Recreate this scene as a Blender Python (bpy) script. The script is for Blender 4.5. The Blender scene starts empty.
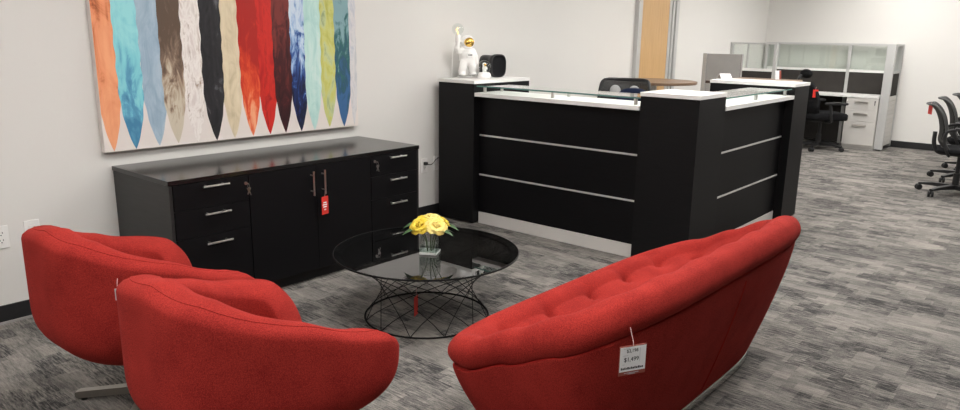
import bpy, bmesh, math, random
from mathutils import Vector, Matrix
random.seed(7)
PI = math.pi
scene = bpy.context.scene
col = scene.collection

# ------------------------------------------------------------------ camera
cam_d = bpy.data.cameras.new('camera')
cam_d.sensor_width = 36.0
cam_d.lens = 36.0 * 723.526 / 960.0
cam_d.clip_start = 0.05
cam = bpy.data.objects.new('camera', cam_d)
col.objects.link(cam)
cam.matrix_world = Matrix(((0.649131, 0.165173, -0.742527, 0.0),
                           (-0.76054, 0.159413, -0.629417, -4.165),
                           (0.014406, 0.973296, 0.2291, 1.5),
                           (0, 0, 0, 1)))
scene.camera = cam

# ------------------------------------------------------------------ world, exposure, light levels
world = bpy.data.worlds.new('world')
scene.world = world
world.use_nodes = True
world.node_tree.nodes['Background'].inputs[0].default_value = (0.9, 0.95, 1.0, 1)
world.node_tree.nodes['Background'].inputs[1].default_value = 0.5
vs = scene.view_settings
vs.view_transform = 'Standard'
vs.look = 'None'
vs.gamma = 1.0
vs.use_curve_mapping = False
vs.exposure = 1.02
PANEL_STRENGTH = 9.0
PANEL_COLOR = (1.0, 0.975, 0.945)
PANELS = [(x, y) for x in (-0.6, 1.9, 4.4, 6.9, 9.1) for y in (-1.75, -3.6)] + [(10.55, -2.0), (10.55, -4.6)]

# ------------------------------------------------------------------ materials
def mat(name, color, rough=0.5, metal=0.0, spec=0.5, coat=0.0, trans=0.0, ior=1.45, emit=None, estr=0.0):
    m = bpy.data.materials.new(name)
    m.use_nodes = True
    b = m.node_tree.nodes['Principled BSDF']
    b.inputs['Base Color'].default_value = (*color, 1)
    b.inputs['Roughness'].default_value = rough
    b.inputs['Metallic'].default_value = metal
    b.inputs['Specular IOR Level'].default_value = spec
    b.inputs['Coat Weight'].default_value = coat
    b.inputs['Transmission Weight'].default_value = trans
    b.inputs['IOR'].default_value = ior
    if emit:
        b.inputs['Emission Color'].default_value = (*emit, 1)
        b.inputs['Emission Strength'].default_value = estr
    return m

def nd(m, t, **kw):
    n = m.node_tree.nodes.new(t)
    for k, v in kw.items():
        setattr(n, k, v)
    return n

def lk(m, a, b):
    m.node_tree.links.new(a, b)

def ramp(m, fac, stops):
    r = nd(m, 'ShaderNodeValToRGB')
    e = r.color_ramp.elements
    while len(e) < len(stops):
        e.new(0.5)
    for i, (p, c) in enumerate(stops):
        e[i].position = p
        e[i].color = (*c, 1)
    lk(m, fac, r.inputs[0])
    return r.outputs[0]

def coords(m, scale=(1, 1, 1), kind='Object', loc=(0, 0, 0)):
    t = nd(m, 'ShaderNodeTexCoord')
    mp = nd(m, 'ShaderNodeMapping')
    mp.inputs['Scale'].default_value = scale
    mp.inputs['Location'].default_value = loc
    lk(m, t.outputs[kind], mp.inputs[0])
    return mp.outputs[0]

def noise(m, vec, scale=5, detail=3, rough=0.5, dist=0.0):
    n = nd(m, 'ShaderNodeTexNoise')
    n.inputs['Scale'].default_value = scale
    n.inputs['Detail'].default_value = detail
    n.inputs['Roughness'].default_value = rough
    n.inputs['Distortion'].default_value = dist
    lk(m, vec, n.inputs['Vector'])
    return n.outputs['Fac']

def bsdf(m):
    return m.node_tree.nodes['Principled BSDF']

def bump(m, h, strength=0.2, dist=0.002):
    b = nd(m, 'ShaderNodeBump')
    b.inputs['Strength'].default_value = strength
    b.inputs['Distance'].default_value = dist
    lk(m, h, b.inputs['Height'])
    lk(m, b.outputs[0], bsdf(m).inputs['Normal'])

def fabric(name, c1, c2, scale=260, sheen=0.15, stretch=(1, 1, 1)):
    m = mat(name, c1, 0.95, spec=0.1)
    v = coords(m, stretch)
    n = noise(m, v, scale, 2, 0.6)
    n2 = noise(m, v, 9, 2, 0.5)
    mx = nd(m, 'ShaderNodeMath', operation='MULTIPLY_ADD')
    lk(m, n2, mx.inputs[0]); mx.inputs[1].default_value = 0.25; 
    sb = nd(m, 'ShaderNodeMath', operation='SUBTRACT')
    lk(m, n, sb.inputs[0]); sb.inputs[1].default_value = 0.125
    lk(m, sb.outputs[0], mx.inputs[2])
    lk(m, ramp(m, mx.outputs[0], [(0.33, c2), (0.62, c1)]), bsdf(m).inputs['Base Color'])
    bsdf(m).inputs['Sheen Weight'].default_value = sheen
    bsdf(m).inputs['Sheen Roughness'].default_value = 0.5
    bsdf(m).inputs['Sheen Tint'].default_value = (*c1, 1)
    bump(m, n, 0.35, 0.002)
    return m

M = {}
M['red'] = fabric('red_wool', (0.37, 0.034, 0.026), (0.17, 0.011, 0.010), 380, 0.08)
M['red_thread'] = mat('red_thread', (0.30, 0.015, 0.012), 0.9, spec=0.1)
def wall_mat(name, c):
    m = mat(name, c, 0.75, spec=0.25)
    v = coords(m)
    n = noise(m, v, 1.3, 2)
    lk(m, ramp(m, n, [(0.3, tuple(k * 0.985 for k in c)), (0.7, c)]), bsdf(m).inputs['Base Color'])
    bump(m, noise(m, v, 120, 2), 0.08, 0.001)
    return m
M['wall'] = wall_mat('painted_wall', (0.70, 0.685, 0.655))
M['ceiling'] = mat('ceiling_tile', (0.8, 0.8, 0.78), 0.9)
M['baseboard'] = mat('black_rubber', (0.012, 0.012, 0.013), 0.55)
def wood_black(name, c, rough):
    m = mat(name, c, rough, spec=0.4 if rough < .45 else 0.22)
    v = coords(m, (3, 3, 40))
    n = noise(m, v, 3, 4)
    lk(m, ramp(m, n, [(0.3, tuple(k * 0.8 for k in c)), (0.7, tuple(k * 1.15 for k in c))]), bsdf(m).inputs['Base Color'])
    return m
M['black_lam'] = wood_black('black_laminate', (0.0075, 0.0072, 0.0080), 0.40)
M['pillar_lam'] = wood_black('pillar_laminate', (0.0060, 0.0058, 0.0064), 0.5)
M['cred_side'] = wood_black('credenza_side_laminate', (0.020, 0.019, 0.019), 0.42)
M['black_top'] = wood_black('black_satin_top', (0.010, 0.0095, 0.0095), 0.16)
M['black_front'] = wood_black('black_front_laminate', (0.0035, 0.0032, 0.0040), 0.5)
M['white_lam'] = mat('white_laminate', (0.80, 0.79, 0.77), 0.35)
M['alu'] = mat('brushed_aluminium', (0.62, 0.61, 0.59), 0.35, 0.9)
M['trim_strip'] = mat('strip_metal', (0.72, 0.71, 0.69), 0.4, 0.5)
M['alu_paint'] = mat('silver_paint', (0.52, 0.52, 0.51), 0.4, 0.3)
M['kick'] = mat('kick_plate_metal', (0.74, 0.71, 0.68), 0.45, 0.2)
M['nickel'] = mat('satin_nickel', (0.75, 0.72, 0.68), 0.28, 1.0)
M['chrome'] = mat('chrome', (0.8, 0.8, 0.8), 0.12, 1.0)
M['dark_metal'] = mat('dark_brushed_metal', (0.36, 0.34, 0.31), 0.35, 1.0)
M['wire'] = mat('black_wire', (0.007, 0.007, 0.007), 0.6, spec=0.2)
M['black_plastic'] = mat('black_plastic', (0.015, 0.015, 0.016), 0.45)
M['grey_plastic'] = mat('dark_grey_plastic', (0.05, 0.05, 0.05), 0.45)
M['black_fabric'] = fabric('black_fabric', (0.016, 0.016, 0.017), (0.007, 0.007, 0.008), 300, 0.05)
M['navy'] = fabric('navy_fabric', (0.015, 0.022, 0.05), (0.008, 0.012, 0.028), 300, 0.05)
M['grey_fabric'] = fabric('grey_fabric', (0.42, 0.42, 0.415), (0.34, 0.34, 0.335), 200, 0.0)
M['char_fabric'] = fabric('charcoal_fabric', (0.055, 0.050, 0.046), (0.032, 0.030, 0.028), 200, 0.0)
M['plate'] = mat('white_plastic', (0.80, 0.79, 0.77), 0.4)
M['plate_dark'] = mat('slot_dark', (0.02, 0.02, 0.02), 0.6)
M['cab_grey'] = mat('warm_grey_steel', (0.55, 0.53, 0.50), 0.45)
M['trim_grey'] = mat('panel_grey', (0.30, 0.29, 0.28), 0.5)  # even mid grey for the floor bead and the screen's thin post
M['red_tag'] = mat('red_card', (0.62, 0.03, 0.02), 0.5)
M['brown_card'] = mat('brown_red_card', (0.28, 0.06, 0.04), 0.6)
M['white_card'] = mat('white_card', (0.82, 0.82, 0.83), 0.6)
M['ink'] = mat('black_ink', (0.02, 0.02, 0.025), 0.7)
M['ink_pale'] = mat('pale_ink', (0.45, 0.45, 0.47), 0.7)
M['thread'] = mat('nylon_thread', (0.6, 0.35, 0.33), 0.5)
M['white_resin'] = mat('white_resin', (0.86, 0.85, 0.83), 0.3)
M['gold'] = mat('gold_visor', (0.85, 0.55, 0.14), 0.16, 1.0)
M['stone_base'] = mat('grey_resin', (0.45, 0.44, 0.43), 0.5)
M['bulb'] = mat('amber_filament', (1, 0.6, 0.25), 0.4, emit=(1.0, 0.55, 0.2), estr=1.6)
M['diffuser'] = mat('lamp_diffuser', (1, 1, 1), 0.5, emit=PANEL_COLOR, estr=PANEL_STRENGTH)
M['leaf'] = mat('leaf_green', (0.045, 0.10, 0.035), 0.5)
M['stem'] = mat('stem_green', (0.05, 0.09, 0.03), 0.5)

def glass_mat(name, tint, refl_ior=1.5, rough=0.0):
    """thin pane: tinted see-through plus Fresnel reflection"""
    m = bpy.data.materials.new(name)
    m.use_nodes = True
    nt = m.node_tree
    nt.nodes.remove(nt.nodes['Principled BSDF'])
    out = nt.nodes['Material Output']
    tr = nd(m, 'ShaderNodeBsdfTransparent'); tr.inputs[0].default_value = (*tint, 1)
    gl = nd(m, 'ShaderNodeBsdfGlossy'); gl.inputs['Roughness'].default_value = rough
    gl.inputs[0].default_value = (1, 1, 1, 1)
    lw = nd(m, 'ShaderNodeLayerWeight'); lw.inputs['Blend'].default_value = 0.5
    r0 = ((refl_ior - 1) / (refl_ior + 1)) ** 2
    pw = nd(m, 'ShaderNodeMath', operation='POWER'); lk(m, lw.outputs['Facing'], pw.inputs[0]); pw.inputs[1].default_value = 5.0
    fr = nd(m, 'ShaderNodeMath', operation='MULTIPLY_ADD'); lk(m, pw.outputs[0], fr.inputs[0])
    fr.inputs[1].default_value = 1 - r0; fr.inputs[2].default_value = r0
    mx = nd(m, 'ShaderNodeMixShader')
    lk(m, fr.outputs[0], mx.inputs[0]); lk(m, tr.outputs[0], mx.inputs[1]); lk(m, gl.outputs[0], mx.inputs[2])
    lk(m, mx.outputs[0], out.inputs[0])
    return m
M['smoked'] = glass_mat('smoked_glass', (0.30, 0.30, 0.30), 1.9)
M['glass'] = glass_mat('clear_glass', (0.93, 0.95, 0.94), 1.45)
M['glass_green'] = glass_mat('greenish_glass', (0.91, 0.95, 0.93), 1.5)
M['glass_edge'] = mat('glass_edge_green', (0.10, 0.22, 0.19), 0.15)
M['frost'] = glass_mat('partition_glass', (0.94, 0.965, 0.95), 1.6)

M['base_glint'] = mat('painted_base_glint', (0.55, 0.57, 0.56), 0.12, spec=0.8)  # pale opaque colour imitates the highlights in the vase's thick glass base
# carpet planks with streaks running towards the left wall (y)
def carpet():
    m = mat('carpet_planks', (0.2, 0.2, 0.2), 0.97, spec=0.1)
    t = nd(m, 'ShaderNodeTexCoord')
    # block tone A: planks long in y
    def blocks(rot_loc, bw, rh, seed):
        mp = nd(m, 'ShaderNodeMapping')
        mp.inputs['Rotation'].default_value = (0, 0, PI / 2)
        mp.inputs['Location'].default_value = rot_loc
        lk(m, t.outputs['Object'], mp.inputs[0])
        b = nd(m, 'ShaderNodeTexBrick')
        b.offset = 0.37; b.offset_frequency = 2; b.squash = 1.0
        b.inputs['Color1'].default_value = (0, 0, 0, 1); b.inputs['Color2'].default_value = (1, 1, 1, 1)
        b.inputs['Mortar Size'].default_value = 0.0
        b.inputs['Bias'].default_value = 0.0
        b.inputs['Scale'].default_value = 1.0
        b.inputs['Brick Width'].default_value = bw
        b.inputs['Row Height'].default_value = rh
        lk(m, mp.outputs[0], b.inputs['Vector'])
        return b.outputs['Color']
    A = blocks((0.0, 0.0, 0), 0.23, 0.125, 0)
    Bk = blocks((0.31, 0.17, 0), 0.135, 0.0625, 1)
    T = blocks((0.1, 0.2, 0), 1.0, 0.25, 2)
    s1 = noise(m, coords(m, (120, 13, 1)), 1.0, 3, 0.75)
    s2 = noise(m, coords(m, (34, 5.5, 1), loc=(3.1, 1.7, 0)), 1.0, 3, 0.6)
    g = noise(m, coords(m, (1.6, 1, 1)), 170, 2, 0.75)
    big = noise(m, coords(m, (1.4, 0.9, 1)), 1.6, 3)
    def ma(op, a, b, c=None):
        n = nd(m, 'ShaderNodeMath', operation=op)
        for i, q in enumerate((a, b, c)):
            if q is None: continue
            if isinstance(q, (int, float)): n.inputs[i].default_value = q
            else: lk(m, q, n.inputs[i])
        return n.outputs[0]
    # streak contrast differs from plank to plank
    k = ma('MULTIPLY_ADD', A, 1.1, 0.45)
    st = ma('MULTIPLY', ma('SUBTRACT', s1, 0.5), k)
    x = ma('MULTIPLY_ADD', ma('SUBTRACT', A, 0.5), -0.24, 0.5)
    x = ma('MULTIPLY_ADD', ma('SUBTRACT', Bk, 0.5), 0.27, x)
    x = ma('MULTIPLY_ADD', ma('SUBTRACT', T, 0.5), 0.07, x)
    x = ma('MULTIPLY_ADD', st, 1.45, x)
    x = ma('MULTIPLY_ADD', ma('SUBTRACT', s2, 0.5), 0.42, x)
    x = ma('MULTIPLY_ADD', ma('SUBTRACT', g, 0.5), 0.65, x)
    x = ma('MULTIPLY_ADD', ma('SUBTRACT', big, 0.5), 0.40, x)
    lk(m, ramp(m, x, [(0.16, (0.045, 0.044, 0.044)), (0.47, (0.152, 0.143, 0.133)), (0.88, (0.32, 0.295, 0.265))]), bsdf(m).inputs['Base Color'])
    bump(m, ma('ADD', s1, g), 0.5, 0.004)
    return m
M['carpet'] = carpet()

def wood(name, c1, c2, sc=(1, 18, 1), rough=0.4):
    m = mat(name, c1, rough)
    n = noise(m, coords(m, sc), 4, 4, 0.6, 0.6)
    lk(m, ramp(m, n, [(0.3, c2), (0.7, c1)]), bsdf(m).inputs['Base Color'])
    return m
M['maple'] = wood('maple_veneer', (0.60, 0.38, 0.18), (0.52, 0.32, 0.14), (14, 14, 0.8))
M['walnut'] = wood('brown_woodgrain', (0.24, 0.155, 0.10), (0.17, 0.11, 0.07), (2, 25, 2))
M['walnut_edge'] = mat('dark_brown_edge', (0.06, 0.035, 0.025), 0.5)

# ------------------------------------------------------------------ mesh helpers
def build(name, bm, m, parent=None, smooth=False, loc=None):
    me = bpy.data.meshes.new(name)
    bm.normal_update()
    bm.to_mesh(me); bm.free()
    mats = m if isinstance(m, (list, tuple)) else [m]
    for k in mats:
        me.materials.append(k)
    if smooth:
        for p in me.polygons: p.use_smooth = True
    o = bpy.data.objects.new(name, me)
    col.objects.link(o)
    if parent is not None: o.parent = parent
    if loc is not None: o.location = loc
    return o

def tag(o, label=None, cat=None, group=None, kind=None):
    if label: o['label'] = label
    if cat: o['category'] = cat
    if group: o['group'] = group
    if kind: o['kind'] = kind
    return o

def empty(name, loc=(0, 0, 0), rz=0.0, label=None, cat=None, group=None):
    o = bpy.data.objects.new(name, None)
    o.empty_display_size = 0.1
    col.objects.link(o)
    o.location = loc; o.rotation_euler = (0, 0, rz)
    return tag(o, label, cat, group)

def kids(o):
    return [c for c in bpy.data.objects if c.parent == o]

def dup(root, loc, rz, label=None):
    r = root.copy(); col.objects.link(r)
    r.location = loc; r.rotation_euler = (0, 0, rz)
    if label: r['label'] = label
    for ch in kids(root):
        c = ch.copy(); col.objects.link(c); c.parent = r
        for g in kids(ch):
            d = g.copy(); col.objects.link(d); d.parent = c
    return r

def box(bm, x0, x1, y0, y1, z0, z1, bev=0.0, mi=0):
    b2 = bmesh.new()
    bmesh.ops.create_cube(b2, size=1.0)
    for v in b2.verts:
        v.co = Vector((x0 + (v.co.x + .5) * (x1 - x0), y0 + (v.co.y + .5) * (y1 - y0), z0 + (v.co.z + .5) * (z1 - z0)))
    if bev > 0:
        bmesh.ops.bevel(b2, geom=b2.edges[:], offset=bev, segments=2, profile=0.6, affect='EDGES')
    for f in b2.faces: f.material_index = mi
    merge(bm, b2)
    return bm

def merge(bm, b2, mtx=None):
    me = bpy.data.meshes.new('tmp')
    if mtx is not None: bmesh.ops.transform(b2, matrix=mtx, verts=b2.verts[:])
    b2.to_mesh(me); b2.free()
    bm.from_mesh(me)
    bpy.data.meshes.remove(me)

def B(*a, **k):
    return box(bmesh.new(), *a, **k)

def tube(bm, pts, r, seg=8, closed=False, caps=True):
    pts = [Vector(p) for p in pts]
    n = len(pts)
    rs = r if isinstance(r, (list, tuple)) else [r] * n
    rings = []
    prev = None
    for i, p in enumerate(pts):
        if closed: t = pts[(i + 1) % n] - pts[i - 1]
        else: t = pts[min(i + 1, n - 1)] - pts[max(i - 1, 0)]
        t.normalize()
        if prev is None:
            a = Vector((0, 0, 1)) if abs(t.z) < 0.9 else Vector((1, 0, 0))
            u = t.cross(a).normalized()
        else:
            u = (prev - t * prev.dot(t)).normalized()
        prev = u
        w = t.cross(u)
        rings.append([bm.verts.new(p + (u * math.cos(2 * PI * k / seg) + w * math.sin(2 * PI * k / seg)) * rs[i]) for k in range(seg)])
    m = n if closed else n - 1
    for i in range(m):
        a, b = rings[i], rings[(i + 1) % n]
        for k in range(seg):
            bm.faces.new((a[k], a[(k + 1) % seg], b[(k + 1) % seg], b[k]))
    if not closed and caps:
        bm.faces.new(rings[0][::-1]); bm.faces.new(rings[-1])
    return bm

def lathe(bm, prof, seg=32, c=(0, 0, 0), axis='z'):
    rings = []
    def P(r, z, a):
        if axis == 'z': return Vector((c[0] + r * math.cos(a), c[1] + r * math.sin(a), c[2] + z))
        if axis == 'y': return Vector((c[0] + r * math.cos(a), c[1] + z, c[2] + r * math.sin(a)))
        return Vector((c[0] + z, c[1] + r * math.cos(a), c[2] + r * math.sin(a)))
    for r, z in prof:
        if r < 1e-6: rings.append([bm.verts.new(P(0, z, 0))])
        else: rings.append([bm.verts.new(P(r, z, 2 * PI * k / seg)) for k in range(seg)])
    for a, b in zip(rings, rings[1:]):
        for k in range(seg):
            k2 = (k + 1) % seg
            if len(a) == 1 and len(b) == 1: continue
            if len(a) == 1: bm.faces.new((a[0], b[k2], b[k]))
            elif len(b) == 1: bm.faces.new((a[k], a[k2], b[0]))
            else: bm.faces.new((a[k], a[k2], b[k2], b[k]))
    bmesh.ops.recalc_face_normals(bm, faces=bm.faces[:])
    return bm

def ball(bm, c, r, seg=20, rings=12, mtx=None):
    b2 = bmesh.new()
    bmesh.ops.create_uvsphere(b2, u_segments=seg, v_segments=rings, radius=1.0)
    rr = r if isinstance(r, (list, tuple)) else (r, r, r)
    mm = Matrix.Translation(Vector(c)) @ (mtx if mtx else Matrix.Identity(4)) @ Matrix.Diagonal((*rr, 1))
    merge(bm, b2, mm)
    return bm

def grid_surface(bm, rows, closed_u=True):
    """rows: list of lists of Vector; closed around u"""
    R = [[bm.verts.new(p) for p in row] for row in rows]
    n = len(R[0])
    for a, b in zip(R, R[1:]):
        for k in range(n if closed_u else n - 1):
            k2 = (k + 1) % n
            bm.faces.new((a[k], a[k2], b[k2], b[k]))
    return R

def catmull(pts, n):
    """resample a 2D/3D control polyline with n points per span"""
    out = []
    m = len(pts)
    for i in range(m - 1):
        p0 = pts[max(i - 1, 0)]; p1 = pts[i]; p2 = pts[i + 1]; p3 = pts[min(i + 2, m - 1)]
        for k in range(n):
            t = k / n
            out.append(tuple(0.5 * (2 * b + (c - a) * t + (2 * a - 5 * b + 4 * c - d) * t * t + (3 * b - a - 3 * c + d) * t ** 3)
                             for a, b, c, d in zip(p0, p1, p2, p3)))
    out.append(tuple(pts[-1]))
    return out

def sstep(a, b, x):
    t = max(0.0, min(1.0, (x - a) / (b - a)))
    return t * t * (3 - 2 * t)

def lerp_tab(tab, x):
    if x <= tab[0][0]: return tab[0][1]
    for (x0, y0), (x1, y1) in zip(tab, tab[1:]):
        if x <= x1:
            t = (x - x0) / (x1 - x0); t = t * t * (3 - 2 * t) * 0.5 + t * 0.5
            return y0 + (y1 - y0) * t
    return tab[-1][1]

def text_mesh(name, s, size, m, parent, mtx, extrude=0.0004):
    cu = bpy.data.curves.new(name, 'FONT')
    cu.body = s; cu.size = size; cu.align_x = 'CENTER'; cu.align_y = 'CENTER'; cu.extrude = extrude
    to = bpy.data.objects.new(name + '_tmp', cu)
    col.objects.link(to)
    bpy.context.view_layer.update()
    dg = bpy.context.evaluated_depsgraph_get()
    me = bpy.data.meshes.new_from_object(to.evaluated_get(dg))
    bpy.data.objects.remove(to)
    me.materials.clear(); me.materials.append(m)
    me.name = name
    o = bpy.data.objects.new(name, me)
    col.objects.link(o)
    o.parent = parent
    o.matrix_local = mtx
    return o

# ------------------------------------------------------------------ the room
XB = 11.813       # back wall
XR, YR, H = -3.0, -11.0, 2.75
def struct(name, bm, m):
    return tag(build(name, bm, m), kind='structure')
struct('floor', B(XR - .1, XB + .1, YR - .1, .1, -0.1, 0.0), M['carpet'])
cm = M['ceiling']
mp = coords(cm, (1, 1, 1))
bk = nd(cm, 'ShaderNodeTexBrick'); bk.offset = 0.0
bk.inputs['Color1'].default_value = (.78, .78, .76, 1); bk.inputs['Color2'].default_value = (.75, .75, .73, 1)
bk.inputs['Mortar'].default_value = (.70, .70, .68, 1); bk.inputs['Scale'].default_value = 1.0
bk.inputs['Mortar Size'].default_value = 0.012; bk.inputs['Brick Width'].default_value = 0.61; bk.inputs['Row Height'].default_value = 0.61
lk(cm, mp, bk.inputs['Vector']); lk(cm, bk.outputs['Color'], bsdf(cm).inputs['Base Color'])
struct('ceiling', B(XR - .1, XB + .1, YR - .1, .1, H, H + .1), cm)
struct('wall_left', B(XR - .1, XB + .1, 0, .1, 0, H), M['wall'])
struct('wall_back', B(XB, XB + .1, YR, 0, 0, H), M['wall'])
struct('wall_right', B(XR - .1, XB + .1, YR - .1, YR, 0, H), M['wall'])
struct('wall_front', B(XR - .1, XR, YR, 0, 0, H), M['wall'])
bm = box(bmesh.new(), XR, 7.57, -0.012, 0, 0.004, 0.097, 0.002)
box(bm, 8.59, XB - .012, -0.012, 0, 0.004, 0.097, 0.002)
struct('baseboard_left', bm, M['baseboard'])
struct('baseboard_back', B(XB - .012, XB, YR, 0, 0.004, 0.097, 0.002), M['baseboard'])
# thin carpet-coloured kick bead below the left baseboard
struct('trim_1', B(XR, 4.3, -0.02, -0.012, 0.0, 0.012), M['trim_grey'])

# maple door with grey metal frame
dr = tag(empty('door_1', (8.02, 0, 0)), kind='structure')
build('door_leaf', B(-0.35, 0.35, -0.028, -0.001, 0.01, 2.3, 0.002), M['maple'], dr)
bm = box(bmesh.new(), -0.44, -0.355, -0.05, -0.001, 0, 2.4, 0.004)
build('door_frame', bm, M['alu_paint'], dr)
bm = box(bmesh.new(), 0.355, 0.42, -0.03, -0.001, 0, 2.4, 0.003)
box(bm, 0.42, 0.47, -0.045, -0.001, 0, 2.4, 0.003)
box(bm, 0.48, 0.56, -0.06, -0.001, 0, 2.4, 0.004)
build('door_frame', bm, M['alu_paint'], dr)
build('door_frame', B(-0.44, 0.56, -0.05, -0.001, 2.305, 2.4, 0.004), M['alu_paint'], dr)
bm = tube(bmesh.new(), [(-0.29, -0.03, 1.0), (-0.29, -0.075, 1.0), (-0.17, -0.08, 1.0)], 0.01)
build('door_handle', bm, M['nickel'], dr, True)

# ceiling panels
for i, (x, y) in enumerate(PANELS):
    t = empty('ceiling_light', (x, y, H), 0, 'white flush ceiling light panel above the showroom floor', 'ceiling light', 'ceiling light panels')
    bm = box(bmesh.new(), -.62, .62, -.32, -.30, -.03, -.0005); box(bm, -.62, .62, .30, .32, -.03, -.0005)
    box(bm, -.62, -.60, -.30, .30, -.03, -.0005); box(bm, .60, .62, -.30, .30, -.03, -.0005)
    build('frame', bm, M['white_lam'], t)
    build('diffuser', B(-.598, .598, -.298, .298, -.022, -.012), M['diffuser'], t)

# ------------------------------------------------------------------ painting
PX0, PX1, PZ0, PZ1 = 1.664, 3.468, 0.836, 2.17
def canvas_mat():
    m = mat('primed_canvas', (0.74, 0.68, 0.64), 0.8)
    bump(m, noise(m, coords(m), 400, 2), 0.15, 0.001)
    return m
pt = empty('painting', ((PX0 + PX1) / 2, 0, PZ0), 0,
           'large unframed canvas of pointed vertical brush strokes above black credenza', 'painting')
pcx = (PX0 + PX1) / 2
build('canvas', B(PX0 - pcx, PX1 - pcx, -0.042, -0.001, 0, PZ1 - PZ0, 0.003), canvas_mat(), pt)
def paint_mat(name, stops, sc=6.0, dist=2.0, streak=0.0, seed=0, zgrad=None):
    m = mat(name, stops[0][1], 0.55, spec=0.4)
    n = noise(m, coords(m, (2.1, 1, 0.8), loc=(seed * 1.7, 0, seed * 0.9)), sc, 5, 0.62, dist)
    v2 = noise(m, coords(m, (34, 1, 1.6), loc=(seed * 2.3, 0, seed)), 1.0, 3, 0.6)
    ms = nd(m, 'ShaderNodeMath', operation='MULTIPLY_ADD'); lk(m, v2, ms.inputs[0]); ms.inputs[1].default_value = 0.35
    sb = nd(m, 'ShaderNodeMath', operation='SUBTRACT'); lk(m, n, sb.inputs[0]); sb.inputs[1].default_value = 0.175
    lk(m, sb.outputs[0], ms.inputs[2])
    n = ms.outputs[0]
    f = n
    if zgrad:   # the pigment itself changes along the stroke
        t = nd(m, 'ShaderNodeTexCoord'); s = nd(m, 'ShaderNodeSeparateXYZ'); lk(m, t.outputs['Object'], s.inputs[0])
        mr = nd(m, 'ShaderNodeMapRange')
        mr.inputs[1].default_value, mr.inputs[2].default_value = zgrad[0], zgrad[1]
        mr.inputs[3].default_value, mr.inputs[4].default_value = -0.28, 0.28
        lk(m, s.outputs[2], mr.inputs[0])
        a = nd(m, 'ShaderNodeMath', operation='ADD'); lk(m, n, a.inputs[0]); lk(m, mr.outputs[0], a.inputs[1]); f = a.outputs[0]
    lk(m, ramp(m, f, stops), bsdf(m).inputs['Base Color'])
    bump(m, n, 0.4, 0.003)
    return m
S = lambda r, g, b: tuple(((c / 255) / 12.92 if c / 255 < .04045 else ((c / 255 + .055) / 1.055) ** 2.4) for c in (r, g, b))
strokes = [
 ('orange', 1.716, [(0.42, S(238, 165, 122)), (0.58, S(230, 150, 108)), (0.66, S(205, 120, 78)), (0.74, S(130, 65, 35))], 4, 1.0, (-.3, 1.2)),
 ('turquoise', 1.836, [(0.25, S(70, 130, 165)), (0.42, S(95, 160, 190)), (0.52, S(125, 200, 210)), (0.75, S(150, 215, 218))], 5, 1.5, (0.0, 0.75)),
 ('dusty blue', 1.972, [(0.3, S(135, 160, 180)), (0.6, S(165, 185, 200)), (0.75, S(180, 195, 205))], 5, 1.2, None),
 ('taupe', 2.089, [(0.30, S(200, 190, 170)), (0.45, S(165, 145, 125)), (0.55, S(125, 105, 90)), (0.7, S(95, 78, 65))], 7, 2.0, (0.1, 0.7)),
 ('pale grey', 2.215, [(0.35, S(215, 205, 200)), (0.5, S(235, 230, 225)), (0.62, S(205, 195, 188)), (0.7, S(160, 140, 120))], 8, 2.0, None),
 ('black', 2.34, [(0.35, S(30, 30, 33)), (0.62, S(48, 47, 50)), (0.75, S(95, 95, 100))], 6, 1.5, None),
 ('sand', 2.462, [(0.3, S(190, 175, 145)), (0.5, S(215, 200, 170)), (0.7, S(225, 212, 186))], 6, 1.0, None),
 ('vermilion', 2.59, [(0.25, S(240, 165, 125)), (0.42, S(225, 95, 55)), (0.55, S(205, 60, 35)), (0.72, S(170, 35, 28))], 5, 1.6, (-0.05, 0.65)),
 ('crimson', 2.717, [(0.3, S(175, 30, 30)), (0.55, S(205, 45, 35)), (0.75, S(140, 22, 25))], 6, 1.4, None),
 ('maroon', 2.839, [(0.3, S(45, 18, 22)), (0.55, S(70, 25, 28)), (0.75, S(120, 50, 45))], 6, 1.8, (-0.2, 0.9)),
 ('navy', 2.969, [(0.30, S(22, 26, 55)), (0.45, S(28, 45, 95)), (0.55, S(60, 95, 160)), (0.63, S(150, 180, 215)), (0.75, S(200, 215, 230))], 6, 2.2, (0.0, 0.8)),
 ('mint', 3.08, [(0.3, S(160, 205, 200)), (0.55, S(190, 222, 215)), (0.75, S(215, 230, 225))], 5, 1.4, None),
 ('olive yellow', 3.208, [(0.3, S(175, 175, 85)), (0.5, S(200, 200, 115)), (0.62, S(190, 200, 150)), (0.72, S(150, 165, 120))], 6, 1.6, None),
 ('teal', 3.335, [(0.3, S(60, 100, 145)), (0.45, S(45, 85, 105)), (0.6, S(50, 100, 100)), (0.75, S(130, 165, 170))], 6, 1.8, (0.1, 0.8)),
 ('silver', 3.428, [(0.3, S(190, 192, 195)), (0.5, S(212, 210, 210)), (0.7, S(180, 186, 198))], 7, 1.6, None)]
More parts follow.
